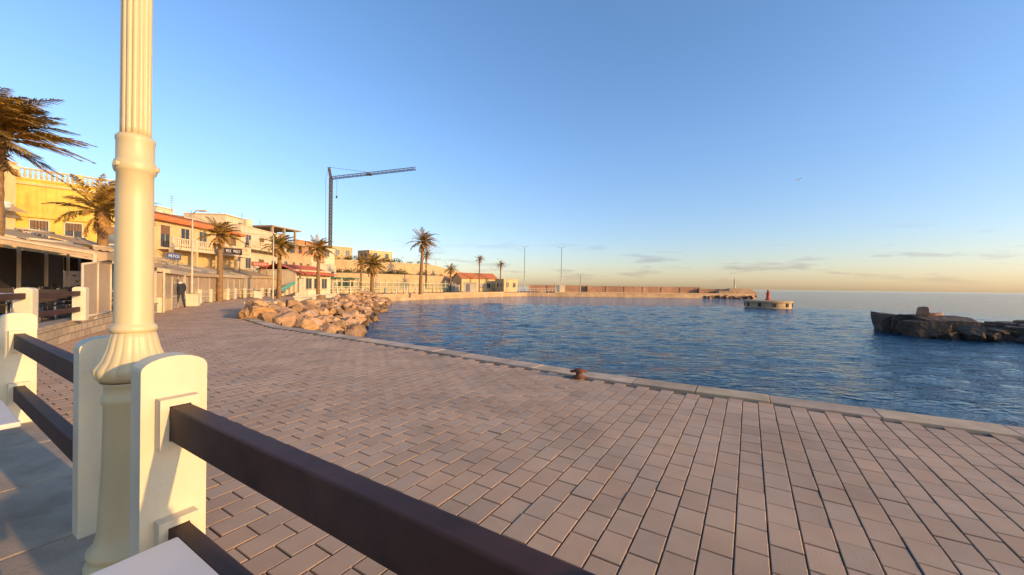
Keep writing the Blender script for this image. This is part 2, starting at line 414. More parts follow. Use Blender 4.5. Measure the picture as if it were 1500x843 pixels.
# ------------------------------------------------------------------ low stone wall + second fence on the left
wl=[(-8.2,5.6),(-9.5,7.5),(-11,9.5),(-16.7,18)]
mb=MB('low_stone_wall')
for a,b in zip(wl,wl[1:]):
    fm,L=frame(a,b); mb.M=fm
    mb.part('wall').b2((0,-.30,-.01),(L,0,.46),'stonewall')
    mb.part('coping').b2((-.03,-.34,.46),(L+.03,.04,.52),'kerb')
mb.done()
sheet('raised_terrace',[(-8.3,5.6),(-9.7,7.5),(-11.2,9.5),(-16.9,18),(-26,22),(-40,20),(-40,-5),(-20,-5)],.42,'tile')
mb=MB('terrace_fence'); mb.part('posts')
def post2(mb,P,Q,z0,z1,w=.24,t=.24):
    fm,_=frame(P,Q); old=mb.M; mb.M=fm
    pr=[(-w/2,z0),(w/2,z0),(w/2,z1-.05)]
    for k in range(1,8):
        a=math.pi*k/8; pr.append((w/2*math.cos(a),z1-.05+.05*math.sin(a)))
    pr.append((-w/2,z1-.05)); N_=len(pr)
    vs=[(-t/2,o,z) for o,z in pr]+[(t/2,o,z) for o,z in pr]
    mb.add(vs,[tuple(range(N_)),tuple(range(2*N_-1,N_-1,-1))]+[(i,(i+1)%N_,N_+(i+1)%N_,N_+i) for i in range(N_)],'white'); mb.M=old
pts=[(-8.35,5.5),(-9.65,7.6),(-11.0,9.75)]
for i,P in enumerate(pts): post2(mb,P,pts[min(i+1,2)] if i<2 else (-12.1,11.4),.5,1.36)
for P,Q in zip(pts,pts[1:]):
    frun(mb,P,Q,sock=False,rz=(1.25,.85),rh=.12,rt=.07)
mb.done(bevel=.01)

def chair(P,rot,z0):
    mb=MB('cafe_chair',Matrix.Translation((P[0],P[1],z0))@Matrix.Rotation(rot,4,'Z'))
    mb.part('seat').box((0,0,.45),(.44,.44,.04),'dark')
    mb.part('legs')
    for x in(-.19,.19):
        mb.tube([(x,.19,0),(x,.19,.44)],.016,'metal',6); mb.tube([(x,-.22,0),(x,-.19,.44),(x,-.25,.88)],.016,'metal',6)
        mb.tube([(x,.19,.44),(x,.17,.66),(x,-.21,.66)],.016,'metal',6)
    mb.part('backrest').box((0,-.235,.70),(.42,.03,.32),'dark',rx=.12)
    mb.done()
for i,(s,d) in enumerate([(20,9.6),(52,10.6),(88,11.6),(12,12.4),(60,13.5),(100,14.2),(140,13.0)]):
    x,y=at(s,d)
    mb=MB('terrace_table'); mb.part('top').box((x,y,.42+.74),(.75,.75,.03),'dark' if i%2 else 'table'); 
    mb.part('legs').tube([(x,y,.42),(x,y,1.15)],.03,'metal',8); mb.box((x,y,.435),(.4,.4,.02),'metal'); mb.done()
    chair((x+.62,y),math.pi/2,.42); chair((x-.62,y),-math.pi/2,.42)
def potplant(x,y,z0,h,seed):
    R=random.Random(seed); mb=MB('potted_plant'); mb.part('pot').lathe((x,y,z0),[(.14,0),(.2,.3),(.23,.32),(.23,.38),(.19,.39)],'tiles',14)
    mb.part('foliage')
    for _ in range(220):
        p=Vector((x+R.gauss(0,.14),y+R.gauss(0,.14),z0+.42+abs(R.gauss(0,h*.4))))
        a=Vector((R.uniform(-1,1),R.uniform(-1,1),R.uniform(-1,1)))*.07; b_=Vector((R.uniform(-1,1),R.uniform(-1,1),R.uniform(-1,1)))*.05
        mb.add([p-a,p+b_,p+a,p-b_],[(0,1,2,3)],'bush')
    mb.done(recalc=False)
for i,(s,d) in enumerate([(35,14.0),(75,15.5),(118,17),(8,13.2),(150,18.5)]):
    x,y=at(s,d); potplant(x,y,.42,.8,i)

# ------------------------------------------------------------------ boulders
def boulder(mb,c,s,m,rng,tint,flat=.7,cuts=12,blocky=False,sub=3,yaw=None,tilt=.5,sx=None):
    bm=bmesh.new(); bmesh.ops.create_icosphere(bm,subdivisions=sub,radius=1)
    pl=[]
    for _ in range(cuts):
        v=Vector((rng.gauss(0,1),rng.gauss(0,1),rng.gauss(0,1))).normalized(); pl.append((v,rng.uniform(.38,.80)))
    if blocky:
        for ax in range(3):
            for sg in(-1,1):
                v=Vector((rng.gauss(0,.12),rng.gauss(0,.12),rng.gauss(0,.12))); v[ax]+=sg; pl.append((v.normalized(),rng.uniform(.5,.62)))
    rot=Matrix.Rotation(rng.uniform(0,6.28) if yaw is None else yaw+rng.gauss(0,.15),3,'Z')@Matrix.Rotation(rng.uniform(-tilt,tilt),3,'X')
    sc=(s*(sx or rng.uniform(.8,1.4)),s*rng.uniform(.75,1.1),s*flat*rng.uniform(.75,1.15))
    off=Vector((rng.uniform(0,50),0,0))
    for v in bm.verts:
        p=v.co.copy()
        for q,dd in pl:
            t=p.dot(q)
            if t>dd: p-=q*(t-dd)
        p*=1+.05*noise.noise(p*2.5+off)+.05*noise.noise(p*7+off)
        v.co=rot@Vector((p.x*sc[0],p.y*sc[1],p.z*sc[2]))+Vector(c)
    bm.verts.index_update()
    mb.add([v.co.copy() for v in bm.verts],[[v.index for v in f.verts] for f in bm.faces],m,False,tint); bm.free()
def lerpl(P,t):
    k=t*(len(P)-1); i=min(int(k),len(P)-2); f=k-i
    return P[i][0]*(1-f)+P[i+1][0]*f,P[i][1]*(1-f)+P[i+1][1]*f
rng=random.Random(21)
mb=MB('breakwater_boulders')
inl=[(-11.2,16.2),(-13.3,20),(-15.5,30),(-18,42),(-19.5,52)]
oul=[(-6.9,16.2),(-8.0,21.5),(-11.6,34),(-15.0,46),(-17.8,56)]
for i in range(620):
    t=rng.random()**1.35; w=rng.random()
    a=lerpl(inl,t); q=lerpl(oul,t)
    x=a[0]*(1-w)+q[0]*w; y=a[1]*(1-w)+q[1]*w
    s=rng.choice([rng.uniform(.22,.42),rng.uniform(.3,.62)])
    z=.22-1.2*w**1.1+rng.uniform(-.15,.22)-.2*s
    g=rng.uniform(.45,1.2); o=rng.random()
    if w>.85: g*=.5
    boulder(mb,(x,y,z),s*1.15,'rock',rng,(g*1.08,g*(.97-.12*o),g*(1.0-.45*o)),.75,blocky=rng.random()<.5,sub=3 if y<26 else 2,tilt=.8)
mb.done(recalc=False)

# right hand mole: one long low ledge of broken rock
mb=MB('rock_mole'); rng=random.Random(4)
MD=Vector((.885,-.465,0)); MN=Vector((.465,.885,0))
def mole(s,w=0): p=Vector((23.1,21.2,0))+MD*s+MN*w; return p.x,p.y
yaw=math.atan2(MD.y,MD.x)
s=0
while s<30:
    for w in(.4,1.8,3.2):
        x,y=mole(s+rng.uniform(-.4,.4),w+rng.uniform(-.3,.3)); g=rng.uniform(.5,1.15)
        zt=rng.uniform(-.78,-.68)-(.3 if 2.0<s<3.2 else 0)+(.14 if s<1.5 else 0)
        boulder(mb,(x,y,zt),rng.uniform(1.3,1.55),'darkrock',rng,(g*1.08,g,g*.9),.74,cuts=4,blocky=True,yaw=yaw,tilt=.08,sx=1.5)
    s+=1.05
for i in range(120):
    s=rng.uniform(-.2,29); w=rng.uniform(-1.1,.2); x,y=mole(s,w); g=rng.uniform(.4,.9)
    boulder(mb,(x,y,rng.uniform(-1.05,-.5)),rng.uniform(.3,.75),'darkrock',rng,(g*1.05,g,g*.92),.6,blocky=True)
for i in range(90):
    s=rng.uniform(0,29); w=rng.uniform(.0,2.8); x,y=mole(s,w); g=rng.uniform(.8,1.7)
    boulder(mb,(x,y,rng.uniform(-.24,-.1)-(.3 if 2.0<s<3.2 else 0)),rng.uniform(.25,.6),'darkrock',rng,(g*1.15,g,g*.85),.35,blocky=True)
mb.done(recalc=False)
mb=MB('stone_block')
x,y=mole(.3,1.2); boulder(mb,(x-.1,y,.34),.55,'orangerock',random.Random(3),(1,1,1),.7,cuts=2,blocky=True,yaw=yaw,tilt=.05,sx=.8)
boulder(mb,(x+.7,y+.1,.16),.45,'orangerock',random.Random(5),(1,1,1),.5,cuts=3,blocky=True)
mb.done(recalc=False)

# ------------------------------------------------------------------ caisson with red beacon
cx,cy=at(1125,53)
mb=MB('mooring_caisson')
mb.lathe((cx,cy,0),[(2.7,-3),(2.7,-.25),(2.85,-.22),(2.85,-.02),(2.75,.02),(0.5,.05)],'isl',48,smooth=False)
for k in range(10):
    a=k*.63; mb.box((cx+2.72*math.cos(a),cy+2.72*math.sin(a),-.55),(.16,.35,.5),'dark',rz=a)
mb.done()
mb=MB('red_beacon')
mb.part('base').lathe((cx,cy,.04),[(.36,0),(.36,.15),(.22,.2),(.19,.95),(.28,.98),(.28,1.03)],'red',16)
mb.part('lantern').lathe((cx,cy,1.07),[(.10,0),(.12,.05),(.12,.26),(.16,.28),(.05,.38)],'red',12)
mb.part('handrail').tube([(cx+.3,cy,1.05),(cx+.3,cy,1.35)],.02,'red',6)
mb.done()

# ------------------------------------------------------------------ far pier
mb=MB('breakwater_wall')
for (s0,d0),(s1,d1),zt in(((775,121),(860,120),2.1),((860,119),(1022,116),2.0),((1022,115),(1062,114),1.5)):
    fm,L=frame(at(s0,d0),at(s1,d1)); mb.M=fm; mb.b2((0,-1.2,-.02),(L,1.2,zt),'pierwall')
    k=0
    while k<L: mb.b2((k,1.2,-.02),(k+.4,1.32,zt*.93),'pierwall'); k+=5.5
mb.done()
mb=MB('pier_head'); 
fm,L=frame(at(1050,112),at(1106,110)); mb.M=fm; mb.b2((0,-1.6,-.02),(L,2,1.0),'pier'); mb.b2((L*.3,-1.2,1.0),(L-1,1.2,1.7),'pier'); mb.done()
mb=MB('pier_deck'); mb.M=frame(at(790,104),at(1105,107))[0]; Lp=frame(at(790,104),at(1105,107))[1]
mb.b2((0,-.4,-.01),(Lp,-.0,.28),'pier'); mb.done()
mb=MB('pier_boulders'); rng=random.Random(8)
for i in range(60):
    x,y=at(rng.uniform(1030,1108),rng.uniform(102.5,105)); g=rng.uniform(.5,1)
    boulder(mb,(x,y,rng.uniform(-1,-.3)),rng.uniform(.5,.9),'rock',rng,(g,g*.8,g*.65),.6,sub=2)
mb.done(recalc=False)
x,y=at(1076,111)
mb=MB('harbour_light'); mb.lathe((x,y,1.7),[(.30,0),(.25,.3),(.16,2.2),(.3,2.25),(.3,2.4),(.14,2.45),(.14,2.8),(.2,2.82),(.03,3.0)],'whitew',14); mb.done()
def slimlamp(s,d,tz,z0=0,double=True,name='street_lamp'):
    x,y=at(s,d); mb=MB(name); fat=1.5 if d>90 else 1
    mb.part('pole').tube([(x,y,z0),(x,y,z0+.4),(x,y,tz)],[.10*fat,.075*fat,.045*fat],'metal' if d>90 else 'frame',8)
    mb.part('head')
    for sg in((-1,1) if double else (1,)):
        mb.tube([(x,y,tz-.1),(x+sg*.35,y-.1*sg,tz+.12),(x+sg*.75,y-.2*sg,tz+.12)],.03,'frame',6)
        mb.box((x+sg*.85,y-.22*sg,tz+.10),(.5,.22,.09),'frame')
    mb.done()
slimlamp(768,102,zz(768,362,102)); slimlamp(822,104,zz(822,363,104)); slimlamp(281,26,zz(281,312,26),0,False)
slimlamp(400,36,zz(400,345,36),0,False); slimlamp(638,85,zz(638,380,85)); slimlamp(850,106,zz(850,402,106)); slimlamp(466,47,zz(466,368,47),0,False); slimlamp(553,75,zz(553,378,75))
x,y=at(5,19); mb=MB('globe_lamp'); mb.part('pole').tube([(x,y,.4),(x,y,5.0)],[.06,.045],'metal',8)
mb.part('globe').lathe((x,y,5.0),[(.05,0),(.18,.06),(.24,.2),(.24,.28),(.30,.3),(.22,.38),(.03,.42)],'bulb',16); mb.done()

# ------------------------------------------------------------------ building kit
def win(mb,u,z,w,h,sh=None,o=0,fr='frame'):
    mb.part('windows').b2((u-w/2,o-.02,z),(u+w/2,o+.012,z+h),'glass')
    mb.b2((u-.02,o+.012,z),(u+.02,o+.03,z+h),fr)
    for lo,hi in(((u-w/2-.08,o-.02,z-.08),(u+w/2+.08,o+.06,z)),((u-w/2-.08,o-.02,z+h),(u+w/2+.08,o+.06,z+h+.09)),
                 ((u-w/2-.08,o-.02,z),(u-w/2,o+.05,z+h)),((u+w/2,o-.02,z),(u+w/2+.08,o+.05,z+h))):
        mb.b2(lo,hi,fr)
    mb.b2((u-w/2-.14,o-.02,z-.14),(u+w/2+.14,o+.14,z-.082),fr)
    if sh:
        k=.12
        while k<h*.45: mb.b2((u-w/2,o+.031,z+h-k),(u+w/2,o+.05,z+h-k+.1),sh); k+=.115
def balus(mb,u0,u1,o,z,h=.9,m='white',st=.28):
    mb.part('balustrade').b2((u0,o-.08,z),(u1,o+.08,z+.1),m); mb.b2((u0,o-.09,z+h-.1),(u1,o+.09,z+h),m)
    k=u0+st/2
    while k<u1:
        mb.tube([(k,o,z+.1),(k,o,z+h*.35),(k,o,z+h*.6),(k,o,z+h-.1)],[.05,.09,.05,.06],m,6); k+=st
    k=u0
    while k<=u1+.01: mb.b2((k-.12,o-.12,z-.01),(k+.12,o+.12,z+h+.06),m); k+=max(2.2,(u1-u0)/round((u1-u0)/2.5+.01))
def walls(mb,L,D,z,m,par=.35,o0=0):
    mb.part('walls').b2((0,-D,0),(L,o0,z),m)
    mb.part('parapet').b2((-.06,-D-.06,z),(L+.06,o0+.06,z+.12),m)

# 1 yellow house
fm,L=frame(at(22,28),at(196,32.5)); mb=MB('yellow_house',fm); walls(mb,L,9,8.95,'yellow')
balus(mb,0,L,-.15,9.07,.8,'cream',.26)
mb.part('cornice').b2((-.1,-.05,6.2),(L+.1,.14,6.38),'yellow'); mb.b2((-.1,-.05,8.6),(L+.1,.12,8.75),'cream')
for u in(1.1,2.8,4.6): win(mb,u,4.6,.85,1.4,'shutter'); 
for u in(1.1,2.8):
    for k in range(6): mb.part('window_bars').b2((u-.4+k*.16,.16,4.5),(u-.38+k*.16,.18,6.0),'dark')
mb.part('balcony').b2((.4,0,4.2),(4,.5,4.32),'cream')
mb.done()
# 2 cream house at the far left
fm,L=frame(at(-130,23),at(22,27.7)); mb=MB('cream_house',fm); walls(mb,L,9,9.9,'cream')
mb.part('cornice').b2((-.1,-.05,9.5),(L+.1,.16,9.68),'whitew'); mb.b2((-.1,-.05,6.0),(L+.1,.16,6.15),'whitew')
for u in(L-1.2,L-3.2,L-5.2): win(mb,u,6.9,.9,1.6,'shutter'); win(mb,u,3.9,.9,1.5,'shutter')
mb.part('sunblind').add([(L-2.4,.05,6.9),(L-.2,.05,6.9),(L-.2,1.3,6.3),(L-2.4,1.3,6.3)],[(0,1,2,3)],'fabric')
mb.done()
# 3 tiled-roof house
fm,L=frame(at(215,33.6),at(352,46)); mb=MB('tiled_roof_house',fm)
mb.part('walls').b2((0,-8,0),(L,0,7.3),'cream')
mb.part('roof').add([(-.3,.5,7.25),(L+.3,.5,7.25),(L+.3,-3.5,8.5),(-.3,-3.5,8.5),(-.3,-8.3,7.2),(L+.3,-8.3,7.2),(-.3,.5,7.1),(L+.3,.5,7.1),(-.3,-8.3,7.05),(L+.3,-8.3,7.05)],
    [(0,1,2,3),(3,2,5,4),(0,6,7,1),(6,8,9,7),(0,3,4,8,6),(1,2,5,9,7)],'tiles')
k=-.2
while k<L+.2: mb.tube([(k,.52,7.28),(k,-3.5,8.53)],.07,'tiles',5); k+=.28
mb.part('balcony').b2((1.0,0,4.5),(L-.5,1.4,4.65),'whitew'); balus(mb,1.0,L-.5,1.3,4.65,.95,'whitew',.26)
for u in np.arange(1.8,L-1,2.3): win(mb,u,4.75,1.0,2.0,'shutter' if int(u)%2 else None)
for u in(1.0,3.9,6.8,9.7):
    mb.part('columns').b2((u-.12,1.1,0),(u+.12,1.35,4.5),'cream')
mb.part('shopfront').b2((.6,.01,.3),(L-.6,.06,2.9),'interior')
mb.done()
def sign(p0,p1,z0,h,txt,bg,edge='shutter',posts=True):
    fm,L=frame(p0,p1); mb=MB('restaurant_sign',fm)
    mb.part('board').b2((0,0,z0),(L,.12,z0+h),edge); mb.part('face').b2((.06,.122,z0+.05),(L-.06,.135,z0+h-.05),bg)
    st=(L-.4)/max(1,len(txt)); u=.2; k=st*.75; a=z0+h*.3; b_=z0+h*.7
    mb.part('letters')
    for ch_ in txt:
        if ch_!='_':
            mb.b2((u,.137,a),(u+k*.25,.15,b_),'table'); mb.b2((u+k*.27,.137,b_-h*.08),(u+k*.8,.15,b_),'table')
            mb.b2((u+k*.27,.137,a if ch_ in 'ELZOJ' else a+h*.17),(u+k*.8,.15,(a if ch_ in 'ELZOJ' else a+h*.17)+h*.08),'table')
            if ch_ in 'ORP': mb.b2((u+k*.82,.137,a+.04),(u+k,.15,b_-.04),'table')
        u+=st
    if posts:
        mb.part('posts').tube([(.2,.05,2.6),(.2,.05,z0)],.04,'metal',6); mb.tube([(L-.2,.05,2.6),(L-.2,.05,z0)],.04,'metal',6)
    mb.done()
sign(at(318,39.5),at(353,42),4.55,.7,'EL_PEZ_ROJO','interior')
sign(at(240,24.5),at(262,26),3.0,.45,'PLAZO','bluesign')
sign(at(368,44),at(392,46),3.5,.5,'LEJOR','red')
sign(at(20,19.6),at(60,20.6),3.75,.45,'PEROLO','shutter','frame')
def simple_house(name,p0,p1,D,z,m,rows,cols,step=None,bal=None,sh=None,side=True):
    fm,L=frame(p0,p1); mb=MB(name,fm); walls(mb,L,D,z,m)
    for r in rows:
        for c_ in range(cols): win(mb,L*(c_+.5)/cols,r,min(1.1,L/cols*.4),1.3,sh if c_%2 else None)
    if side:
        old=mb.M
        mb.M=fm@Matrix(((0,-1,0,0),(-1,0,0,0),(0,0,1,0),(0,0,0,1)))
        for r in rows: win(mb,D*.3,r,.8,1.1); win(mb,D*.65,r,.8,1.1,sh)
        mb.M=old
    if step:
        mb.part('roof_room').b2((step[0]*L,-D*.9,z),(step[1]*L,-D*.3,z+step[2]),m); mb.b2((step[0]*L-.1,-D*.92,z+step[2]),(step[1]*L+.1,-D*.28,z+step[2]+.12),m)
    if bal:
        mb.part('balcony_slab').b2((.3,0,bal-.15),(L-.3,1.1,bal),m); balus(mb,.3,L-.3,1.0,bal,.9,'whitew',.35)
    return mb
simple_house('white_house',at(352,47),at(408,56),8,8.6,'whitew',(3.4,6.3),3,(.1,.6,1.4),5.9,'shutter').done()
simple_house('white_house',(-41,40),(-41.5,50),7,9.2,'whitew',(6.9,),4,(.2,.5,1.2)).done()
simple_house('beige_house',(-42,51),(-42,62),7,10.2,'beige',(7.5,),4,(.5,.9,1.0)).done()
simple_house('beige_house',at(412,57),at(455,66),7,6.2,'beige',(3.6,),4,None,3.3,'shutter').done()
simple_house('white_house',at(456,67),at(492,76),7,5.2,'whitew',(2.6,),3,(.3,.7,1.2)).done()
simple_house('cream_house',(-46,66),(-45,76),7,9.6,'cream',(6.6,),4,(.2,.6,1.2)).done()
simple_house('cream_house',(-48,42),(-49,49),6,10.6,'cream',(9.0,),3,(.5,.9,1.1)).done()
simple_house('white_house',(-51,56),(-51,63),6,11.6,'whitew',(9.6,),3,(.1,.5,1.1)).done()
simple_house('beige_house',(-52,70),(-50,78),6,11.4,'beige',(9.6,),3,(.3,.8,1.2)).done()
simple_house('white_house',(-44,80),(-40,86),6,9.4,'whitew',(7.6,),2,None).done()
mb=MB('roof_antennas')
for x,y,z in((-34,48,8.7),(-35,53,8.7),(-42,44,9.3),(-43,56,10.3),(-33,37,8.3),(-36,61,6.3),(-37,44,8.2)):
    mb.tube([(x,y,z),(x,y,z+1.6)],.02,'metal',5)
    for k in range(4): mb.tube([(x-.35+.05*k,y,z+.9+.2*k),(x+.35-.05*k,y,z+.9+.2*k)],.012,'metal',4)
for x,y,z in((-34.6,50,8.7),(-43.5,47,9.3)):
    mb.lathe((x,y,z),[(.5,0),(.5,1.0),(.3,1.15)],'whitew',12)
mb.done()
for (s0,d0,z0_),(s1,d1,z1_) in (((150,24,7.0),(281,27,6.2)),((281,27,6.2),(400,37,6.2)),((400,37,6.2),(466,48,5.8))):
    x0,y0=at(s0,d0); x1,y1=at(s1,d1); mb=MB('overhead_cable')
    mb.tube([(x0+(x1-x0)*t,y0+(y1-y0)*t,z0_+(z1_-z0_)*t-1.6*t*(1-t)) for t in np.linspace(0,1,14)],.012,'dark',4); mb.done()
# 5 unfinished building
fm,L=frame(at(398,63),at(474,76)); mb=MB('unfinished_building',fm); D=8
mb.part('slabs')
for z in(5.8,8.4): mb.b2((-.2,-D,z),(L+.2,.2,z+.28),'concrete')
mb.b2((-.2,-D,10.9),(L*.5,.2,11.12),'concrete')
mb.part('columns')
for u in np.linspace(.1,L-.1,6):
    for o in(-.1,-D/2,-D+.2):
        mb.b2((u-.16,o-.16,0),(u+.16,o+.16,5.8),'concrete'); mb.b2((u-.16,o-.16,6.08),(u+.16,o+.16,8.4),'concrete')
        if u<L*.5: mb.b2((u-.16,o-.16,8.68),(u+.16,o+.16,10.9),'concrete')
        else: mb.b2((u-.04,o-.04,8.68),(u+.04,o+.04,9.4),'crane')
mb.part('brickwork')
us=np.linspace(.1,L-.1,6)
for i in range(5):
    a,b_=us[i]+.17,us[i+1]-.17; w=b_-a
    for z0,z1 in((0,5.78),(6.09,8.39)):
        if i in(1,) and z0>5: continue
        mb.b2((a,-.22,z0),(a+w*.3,-.02,z1),'brick'); mb.b2((b_-w*.3,-.22,z0),(b_,-.02,z1),'brick'); mb.b2((a+w*.3,-.22,z0),(b_-w*.3,-.02,z0+(z1-z0)*.4),'brick')
    if i in(2,3): mb.b2((a,-.22,8.69),(b_,-.02,9.5),'brick')
mb.b2((.0,-D+.1,6.09),(.2,-.4,8.39),'brick'); mb.b2((.4,-D+.1,0.0),(L-.4,-D+.3,8.3),'interior')
mb.done()
# 6 low seafront restaurant with red roof
fm,L=frame(at(433,46),at(484,53)); mb=MB('seafront_restaurant',fm); walls(mb,L,5,3.1,'whitew')
mb.part('roof').add([(-.2,.9,2.75),(L+.2,.9,2.75),(L+.2,-2.6,3.95),(-.2,-2.6,3.95),(-.2,-5.3,3.15),(L+.2,-5.3,3.15),(-.2,.9,2.65),(L+.2,.9,2.65)],[(0,1,2,3),(3,2,5,4),(0,6,7,1)],'redaw')
for u in np.arange(.8,L-.5,1.6): win(mb,u,.9,1.1,1.3)
mb.done()
x,y=at(420,44)
mb=MB('outdoor_staircase')
for i in range(9): mb.box((x-.6+i*.2,y+i*.1,.15*(i+.5)),(.24,1.1,.15*(i+1)),'whitew' if i%2 else 'concrete',rz=.3)
mb.box((x+.3,y-.57,1.1),(2.1,.07,.35),'teal',rz=.3,ry=-.6); mb.box((x+1.3,y+.7,1.1),(.3,.9,2.0),'whitew',rz=.3)
mb.done()
fm,L=frame(at(-110,15.5),at(200,24)); mb=MB('restaurant_front',fm)
mb.part('walls').b2((0,-3,.3),(L,0,3.5),'cream'); mb.part('parapet').b2((-.1,-3.1,3.5),(L+.1,.1,3.65),'whitew')
k=.5
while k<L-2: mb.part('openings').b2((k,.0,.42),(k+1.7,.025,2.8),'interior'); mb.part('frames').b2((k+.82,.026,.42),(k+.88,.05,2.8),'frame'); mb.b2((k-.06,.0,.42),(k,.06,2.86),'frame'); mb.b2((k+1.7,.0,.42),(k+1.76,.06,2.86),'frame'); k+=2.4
mb.done()
def awning(name,p0,p1,zb,zf,proj,m='fabric',val=.22):
    fm,L=frame(p0,p1); mb=MB(name,fm)
    mb.part('canopy')
    ns=10
    vs=[];fs=[]
    for j in range(ns+1):
        f=j/ns; 
        z=zb+(zf-zb)*f-.06*math.sin(f*math.pi)
        vs+=[(0,proj*f,z),(L,proj*f,z)]
    for j in range(ns): fs.append((2*j,2*j+1,2*j+3,2*j+2))
    mb.add(vs,fs,m,True)
    vs=[];fs=[]
    nn=int(L/.22)
    for i in range(nn+1):
        u=L*i/nn; vs+=[(u,proj+.01,zf),(u,proj+.01,zf-val*(1 if i%2 else .72))]
    for i in range(nn): fs.append((2*i,2*i+1,2*i+3,2*i+2))
    mb.add(vs,fs,m)
    mb.part('arms')
    for u in(.2,L/2,L-.2): mb.tube([(u,0,zb-.25),(u,proj*.5,(zb+zf)/2-.28),(u,proj,zf-.03)],.025,'frame',6)
    mb.tube([(0,proj,zf),(L,proj,zf)],.035,'frame',6); mb.tube([(0,0,zb),(L,0,zb)],.06,'frame',6)
    mb.done()
awning('restaurant_awning',at(-60,14.5),at(30,17),3.65,3.1,2.3)
awning('restaurant_awning',at(32,17),at(78,18.5),3.8,3.15,2.5)
awning('restaurant_awning',at(80,18.4),at(124,20),3.7,3.0,2.6,'fabricw')
awning('restaurant_awning',at(40,13.8),at(105,15.3),3.0,2.6,1.7)
awning('restaurant_awning',at(126,20),at(168,22),3.5,2.9,2.6)
def marquee(p0,p1,depth,zf,zr,roof='fabric',panel=True,z0=0):
    fm,L=frame(p0,p1); mb=MB('terrace_marquee',fm); k=max(2,round(L/1.9))
    mb.part('roof')
    ns=k*4
    vs=[];fs=[]
    for i in range(ns+1):
        u=L*i/ns; sg=.07*abs(math.sin(i/4*math.pi))
        vs+=[(u,.22,zf-.02),(u,-depth*.5,(zf+zr)/2-sg),(u,-depth,zr)]
    for i in range(ns):
        for j in range(2): fs.append((3*i+j,3*i+j+1,3*i+j+4,3*i+j+3))
    mb.add(vs,fs,roof,True)
    mb.add([(0,.22,zf-.02),(0,-depth,zr),(0,-depth,zr-.22),(0,.22,zf-.22)],[(0,1,2,3)],roof)
    mb.b2((0,.225,zf-.22),(L,.24,zf+.0),roof)
    mb.part('frame')
    for i in range(k+1):
        u=L*i/k; mb.b2((u-.035,-.04,z0),(u+.035,.04,zf-.05),'frame'); mb.tube([(u,0,zf-.06),(u,-depth,zr-.05)],.03,'frame',6)
        mb.b2((u-.035,-depth,z0),(u+.035,-depth+.08,zr-.05),'frame')
    mb.b2((0,-.03,zf-.12),(L,.03,zf-.05),'frame')
    if panel:
        mb.part('panels')
        for i in range(k):
            a=L*i/k+.06; b_=L*(i+1)/k-.06
            mb.b2((a,-.015,z0+.75),(b_,.015,zf-.14),'plastic'); mb.b2((a,-.03,z0+.70),(b_,.03,z0+.75),'frame')
            mb.b2((a,-.02,z0+.03),(b_,.02,z0+.68),'stonewall' if i%3 else 'cream')
        mb.b2((-.01,-depth+.1,z0+.75),(.01,-.06,zf-.2),'plastic'); mb.b2((-.02,-depth+.1,z0),(.02,-.06,z0+.74),'whitew')
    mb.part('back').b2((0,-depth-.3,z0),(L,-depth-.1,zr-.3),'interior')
    mb.done()
marquee((-12.0,11.0),(-16.6,17.8),2.8,2.35,2.85,'fabric',False,.42)
marquee((-17.2,18.9),(-20.9,24.3),4,2.15,3.0,'fabricw',True)
marquee((-21.9,25.6),(-24.2,31.6),4,2.15,3.0,'fabric')
marquee((-24.8,32.6),(-27.3,39.0),4,2.2,3.1,'fabricw')
marquee((-28.0,40.2),(-28.6,46.2),4,2.3,3.2,'fabric')
mb=MB('wind_screen',frame((-11.35,10.1),(-12.6,12.0))[0]); L=frame((-11.35,10.1),(-12.6,12.0))[1]
mb.part('panel').add([(0,0,.55),(L,0,.55),(L,0,2.15),(0,0,1.95)],[(0,1,2,3)],'plastic')
mb.part('frame')
for a,b_ in(((0,0,.5),(0,0,1.95)),((L,0,.5),(L,0,2.15)),((0,0,1.95),(L,0,2.15)),((0,0,.55),(L,0,.55)),((L/2,0,.55),(L/2,0,2.05))): mb.tube([a,b_],.03,'frame',6)
mb.done()

# ------------------------------------------------------------------ promenade furniture
def bench(s,d,w=1.5):
    x,y=at(s,d); mb=MB('stone_bench'); a=.35
    mb.part('seat').box((x,y,.43),(w,.5,.14),'white',rz=a)
    mb.part('plinth').box((x,y,.18),(w-.22,.36,.36),'white',rz=a); mb.done(bevel=.015)
bench(383,21.3,1.5); bench(445,32,1.5); bench(484,42,1.5); bench(466,36.5,1.2)
def planter(s,d):
    x,y=at(s,d); mb=MB('stone_planter'); mb.part('box').box((x,y,.36),(.62,.62,.72),'white',rz=.5); mb.box((x,y,.75),(.7,.7,.07),'white',rz=.5)
    mb.part('soil').box((x,y,.79),(.5,.5,.02),'ground',rz=.5); mb.done(bevel=.02)
planter(283,24.5); planter(378,36)
mb=MB('promenade_railing')
pr=[(-23.0,27.5),(-26.6,36),(-28.4,44),(-27.5,55),(-23.5,64),(-17,74)]
for a,b_ in zip(pr,pr[1:]):
    fm,L=frame(a,b_); mb.M=fm; k=round(L/2.2)
    for i in range(k): mb.b2((L*i/k-.1,.35,0),(L*i/k+.1,.55,1.0),'white')
    for z in(.9,.5): mb.b2((0,.42,z-.07),(L,.46,z),'frame')
mb.done()
fm,L=frame(at(487,58),at(668,96)); mb=MB('green_fence',fm); k=22
mb.part('posts')
for i in range(k+1): mb.b2((L*i/k-.08,-.08,0),(L*i/k+.08,.08,2.5 if i%2 else 2.0),'whitew')
mb.part('mesh')
for z in(.3,1.1,1.9): mb.b2((0,-.03,z),(L,.03,z+.09),'whitew')
for i in range(k*6): mb.b2((L*i/(k*6)-.02,-.02,.3),(L*i/(k*6)+.02,.02,1.95),'green')
mb.part('low_wall').b2((0,-.5,0),(L,-.2,.75),'cream')
mb.done()
